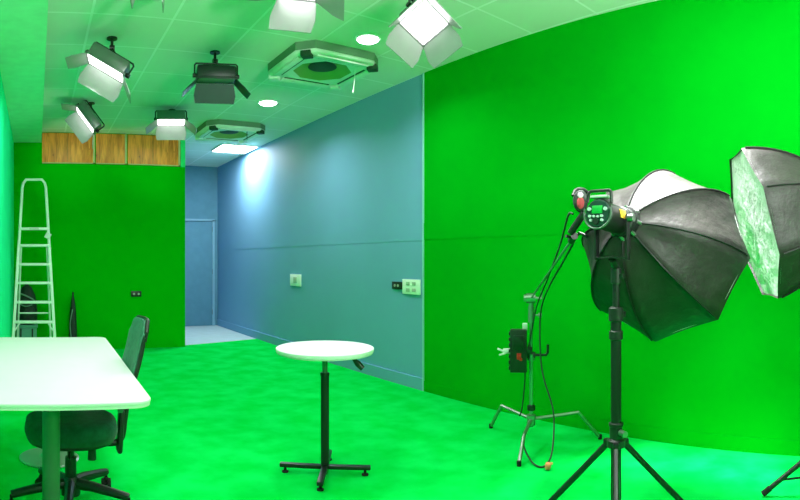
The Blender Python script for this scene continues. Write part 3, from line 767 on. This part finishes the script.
fx = []
def fix_px(mx_, my_, bx, by, br_, tilt, roll, yaw, label, spin=0, **k):
    r = (CEIL-EYE)*F/(YH-my_); m = at(mx_, my_, r)
    b = at(bx, by, br_)
    return fixture((m.x, m.y), b, R3(tilt, roll, yaw, spin), label, **k)
FX = {}
FX[1] = fix_px(112, 38, 108, 64, 4.62, -4, 32, -10, 'silver barn-door lamp nearest the soffit, tilted, above a second slanted one', w=.34, opens=(10, None, 52, 45))
FX[2] = fix_px(91, 103, 88, 118, 6.60, -3, 54, -6, 'steeply slanted barn-door lamp hanging in front of the plywood panel beside the soffit', w=.34, opens=(10, None, 50, 45))
FX[3] = fix_px(172, 110, 171, 119, 6.90, -8, 0, -13, 'level silver barn-door lamp hanging in front of the speckled plywood panel', w=.34, opens=(15, None, 50, 50))
FX[4] = fix_px(215, 52, 216, 76, 5.00, 3, 0, -12, 'unlit black barn-door lamp hanging level beside the large ceiling cassette', lit=False, w=.34, h=.17, opens=(15, None, 45, 45))
FX[5] = fix_px(312, -45, 297, -18, 3.60, -24, 10, -30, 'barn-door lamp cut off by the top of the frame above the large ceiling cassette', w=.26, opens=(8, None, 58, 85), leaf=.23)
FX[6] = fix_px(428, -12, 424, 20, 3.75, -38, 0, -36, 'brightly lit barn-door lamp with glowing square lens above the blue and green wall joint', spin=45, w=.24, h=.24, opens=(42, 30, 42, 30), leaf=.16)
FX[7] = fix_px(152, -60, 153, -32, 3.62, 2, 8, -14, 'barn-door lamp of which only two door tips show at the top edge of the frame', w=.17, h=.16, opens=(85, None, 2, 6), leaf=.19)

# ------------------------------------------------------------------ downlights
def downlight(px_, py_, label, r=.105):
    R_ = (CEIL-EYE)*F/(YH-py_); p = at(px_, py_, R_)
    t = thing('downlight', (p.x, p.y, CEIL-.012), label, 'ceiling light', 'round downlights')
    MB().lathe([(r*.86, -.014), (r*1.06, -.012), (r*1.1, 0)], (p.x, p.y, CEIL), n=40).build('trim_ring', 'ac', t)
    MB().lathe([(r*.1, -.040), (r*.5, -.036), (r*.84, -.020), (r*.86, -.012)], (p.x, p.y, CEIL), n=40).build('diffuser', 'led', t)
    return p
D1 = downlight(368, 38, 'glowing round downlight between the large cassette and the brightest barn-door lamp')
D2 = downlight(268, 102, 'glowing round downlight between the two ceiling cassettes', r=.12)
# corridor panel
t = thing('ceiling_light_panel', (3.23, 8.88, CEIL-.02), 'bright square ceiling panel at the mouth of the corridor by the blue wall', 'ceiling light')
MB().box((3.22, 8.88, CEIL-.010), (.62, .62, .018), bev=.002).build('frame', 'ac', t)
MB().box((3.22, 8.88, CEIL-.022), (.58, .58, .008), bev=.002).build('diffuser', 'led', t)

# ------------------------------------------------------------------ air-conditioning cassettes
def cassette(c, sz, label, dz=.10):
    t = thing('ceiling_cassette', (c[0], c[1], CEIL-dz), label, 'air conditioner', 'ceiling cassettes')
    cx_, cy_ = c[0], c[1]; h = sz/2; z0 = CEIL-dz; z1 = CEIL
    # outer body, chamfered square ring with octagonal well
    ch = h*.30
    outer = [(-h+ch, -h), (h-ch, -h), (h, -h+ch), (h, h-ch), (h-ch, h), (-h+ch, h), (-h, h-ch), (-h, -h+ch)]
    def oct_(r): return [(r*math.cos(a), r*math.sin(a)) for a in [math.radians(-112.5+45*k) for k in range(8)]]
    mb = MB()
    lev = [(outer, z1), (outer, z0+.015), ([(x*.97, y*.97) for x, y in outer], z0), (oct_(h*.66), z0), (oct_(h*.60), z0+.02), (oct_(h*.50), z0+.06)]
    rings = [[mb.b.verts.new((cx_+x, cy_+y, z)) for x, y in pl] for pl, z in lev]
    for A, B in zip(rings, rings[1:]):
        for k in range(8): mb.b.faces.new((A[k], A[(k+1) % 8], B[(k+1) % 8], B[k]))
    mb.b.faces.new(rings[0])
    mb.build('body', 'ac', t)
    mb = MB()
    lev = [([(x*1.012, y*1.012) for x, y in outer], z1), ([(x*1.012, y*1.012) for x, y in outer], z0+.03)]
    rings = [[mb.b.verts.new((cx_+x, cy_+y, z)) for x, y in pl] for pl, z in lev]
    for k in range(8): mb.b.faces.new((rings[0][k], rings[0][(k+1) % 8], rings[1][(k+1) % 8], rings[1][k]))
    mb.build('casing', 'acside', t)
    mb = MB()
    lev = [(oct_(h*.655), z0+.002), (oct_(h*.50), z0+.035), (oct_(h*.36), z0+.05)]
    rings = [[mb.b.verts.new((cx_+x, cy_+y, z)) for x, y in pl] for pl, z in lev]
    for A, B in zip(rings, rings[1:]):
        for k in range(8): mb.b.faces.new((A[k], A[(k+1) % 8], B[(k+1) % 8], B[k]))
    mb.b.faces.new(rings[-1]); mb.build('foam_well', 'acin', t)
    mb = MB().lathe([(h*.30, 0), (h*.32, -.012), (h*.22, -.018), (h*.08, -.02)], (cx_, cy_, z0+.052), n=32)
    mb.build('fan_inlet', 'acdark', t)
    for k in range(4):
        R_ = Matrix.Rotation(PI/2*k, 3, 'Z'); o_ = Vector((cx_, cy_, 0))
        q = o_+R_ @ V(0, -h*.84, 0); q.z = z0-.008
        MB().box(q, (sz*.62, sz*.085, .016), R_ @ Matrix.Rotation(.12, 3, 'X'), bev=.004).build('louvre', 'ac', t)
        q = o_+R_ @ V(0, -h*.735, 0); q.z = z0-.002
        MB().box(q, (sz*.58, sz*.02, .006), R_).build('air_slot', 'acdark', t)
        q = o_+R_ @ V(h*.80, -h*.80, 0); q.z = z0-.004
        MB().box(q, (sz*.11, sz*.11, .05), R_ @ Matrix.Rotation(PI/4, 3, 'Z'), bev=.006).build('corner_cover', 'acdark' if k in (0, 3) else 'ac', t)
    return t
c1 = cassette((2.56, 4.66), .84, 'large white ceiling cassette with open octagonal centre and a dangling cord')
q = at(354.5, 68, 5.25)
cord = MB().tube([(q.x, q.y, CEIL-.078), (q.x+.004, q.y, q.z-.05), (q.x-.006, q.y, q.z-.15), (q.x-.012, q.y, q.z-.20)], .0035, 6, smooth=5)
cord.cyl((q.x-.012, q.y, q.z-.20), (q.x-.020, q.y, q.z-.235), .006, n=8).build('hanging_cord', 'ac', c1)
c2_ = cassette((2.66, 7.55), .84, 'smaller looking white ceiling cassette farther off, near the corridor mouth')
q = at(247, 128, 7.75)
MB().tube([(q.x, q.y, CEIL-.078), (q.x, q.y, CEIL-.22)], .005, 6).build('hanging_cord', 'acdark', c2_)

# ------------------------------------------------------------------ lights
area(D1-V(0, 0, .045), (0, 0, -1), 20, .2, disk=True, spread=150)
area(D2-V(0, 0, .045), (0, 0, -1), 20, .2, disk=True, spread=150)
area((3.22, 8.88, CEIL-.04), (0, 0, -1), 55, .55, .55, col=(1, .98, .98))
# further unseen downlights, added over the long table and behind the camera
for (x, y, e) in ((.55, 1.9, 15), (1.3, -.4, 16), (.5, 3.3, 16)):
    area((x, y, CEIL-.03), (0, 0, -1), e, .25, disk=True, spread=150)
# beams of the barn-door lamps
for k, e, ang in ((1, 45, 100), (5, 50, 90), (6, 30, 100), (7, 22, 95)):
    b, d = FX[k]
    spot(b+d*.26, d + (V(-.1, 1.1, 0) if k == 1 else V(0, 0, 0)), e, ang)
for k, tgt, e in ((2, V(.58, BACK, 2.78), 34), (3, V(1.72, BACK, 2.78), 34)):
    b, d = FX[k]
    spot(b+d*.26+V(0, .16, 0), tgt-b-d*.26, e, 62, 1, col=(1, .97, .9))
# studio lamps above the frame: one washes the green wall, one stands over the softboxes
p = V(1.9, .75, 2.75)
spot(p, V(gx(1.4), 1.42, 2.15)-p, 95, 66, 1, .3)
p = V(2.74, 1.36, 3.12)
spot(p, V(2.70, 1.22, 1.7)-p, 1700, 48, .8, .15)
p = V(1.95, 1.85, 3.12)  # added unseen spot to lift the softbox's upper left panel
spot(p, V(2.5, 1.45, 1.75)-p, 420, 42, .8, .15)
# added unseen fill behind the camera, turned up to brighten the ceiling
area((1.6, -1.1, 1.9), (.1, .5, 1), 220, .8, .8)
# added fill with no fixture, brightening the lower green wall
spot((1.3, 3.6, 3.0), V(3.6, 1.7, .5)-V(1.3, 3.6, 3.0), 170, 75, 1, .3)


w = bpy.data.worlds.new('world'); sc.world = w; w.use_nodes = True
w.node_tree.nodes['Background'].inputs[0].default_value = (.02, .03, .025, 1)

# ------------------------------------------------------------------ camera: a swept panorama, upright cylinder
cam = bpy.data.cameras.new('camera'); co = bpy.data.objects.new('camera', cam); COL.objects.link(co)
cam.type = 'PANO'; cam.panorama_type = 'CENTRAL_CYLINDRICAL'
hu = 400/F
cam.central_cylindrical_range_u_min = -hu; cam.central_cylindrical_range_u_max = hu
cam.central_cylindrical_range_v_min = (YH-500)/F; cam.central_cylindrical_range_v_max = YH/F
cam.central_cylindrical_radius = 1
cam.clip_start = .02
co.location = (0, 0, EYE)
co.rotation_euler = (PI/2, 0, -(400-X0)/F)
sc.camera = co
sc.view_settings.view_transform = 'Standard'; sc.view_settings.look = 'None'
sc.view_settings.exposure = -.15; sc.view_settings.gamma = 1; sc.view_settings.use_curve_mapping = False
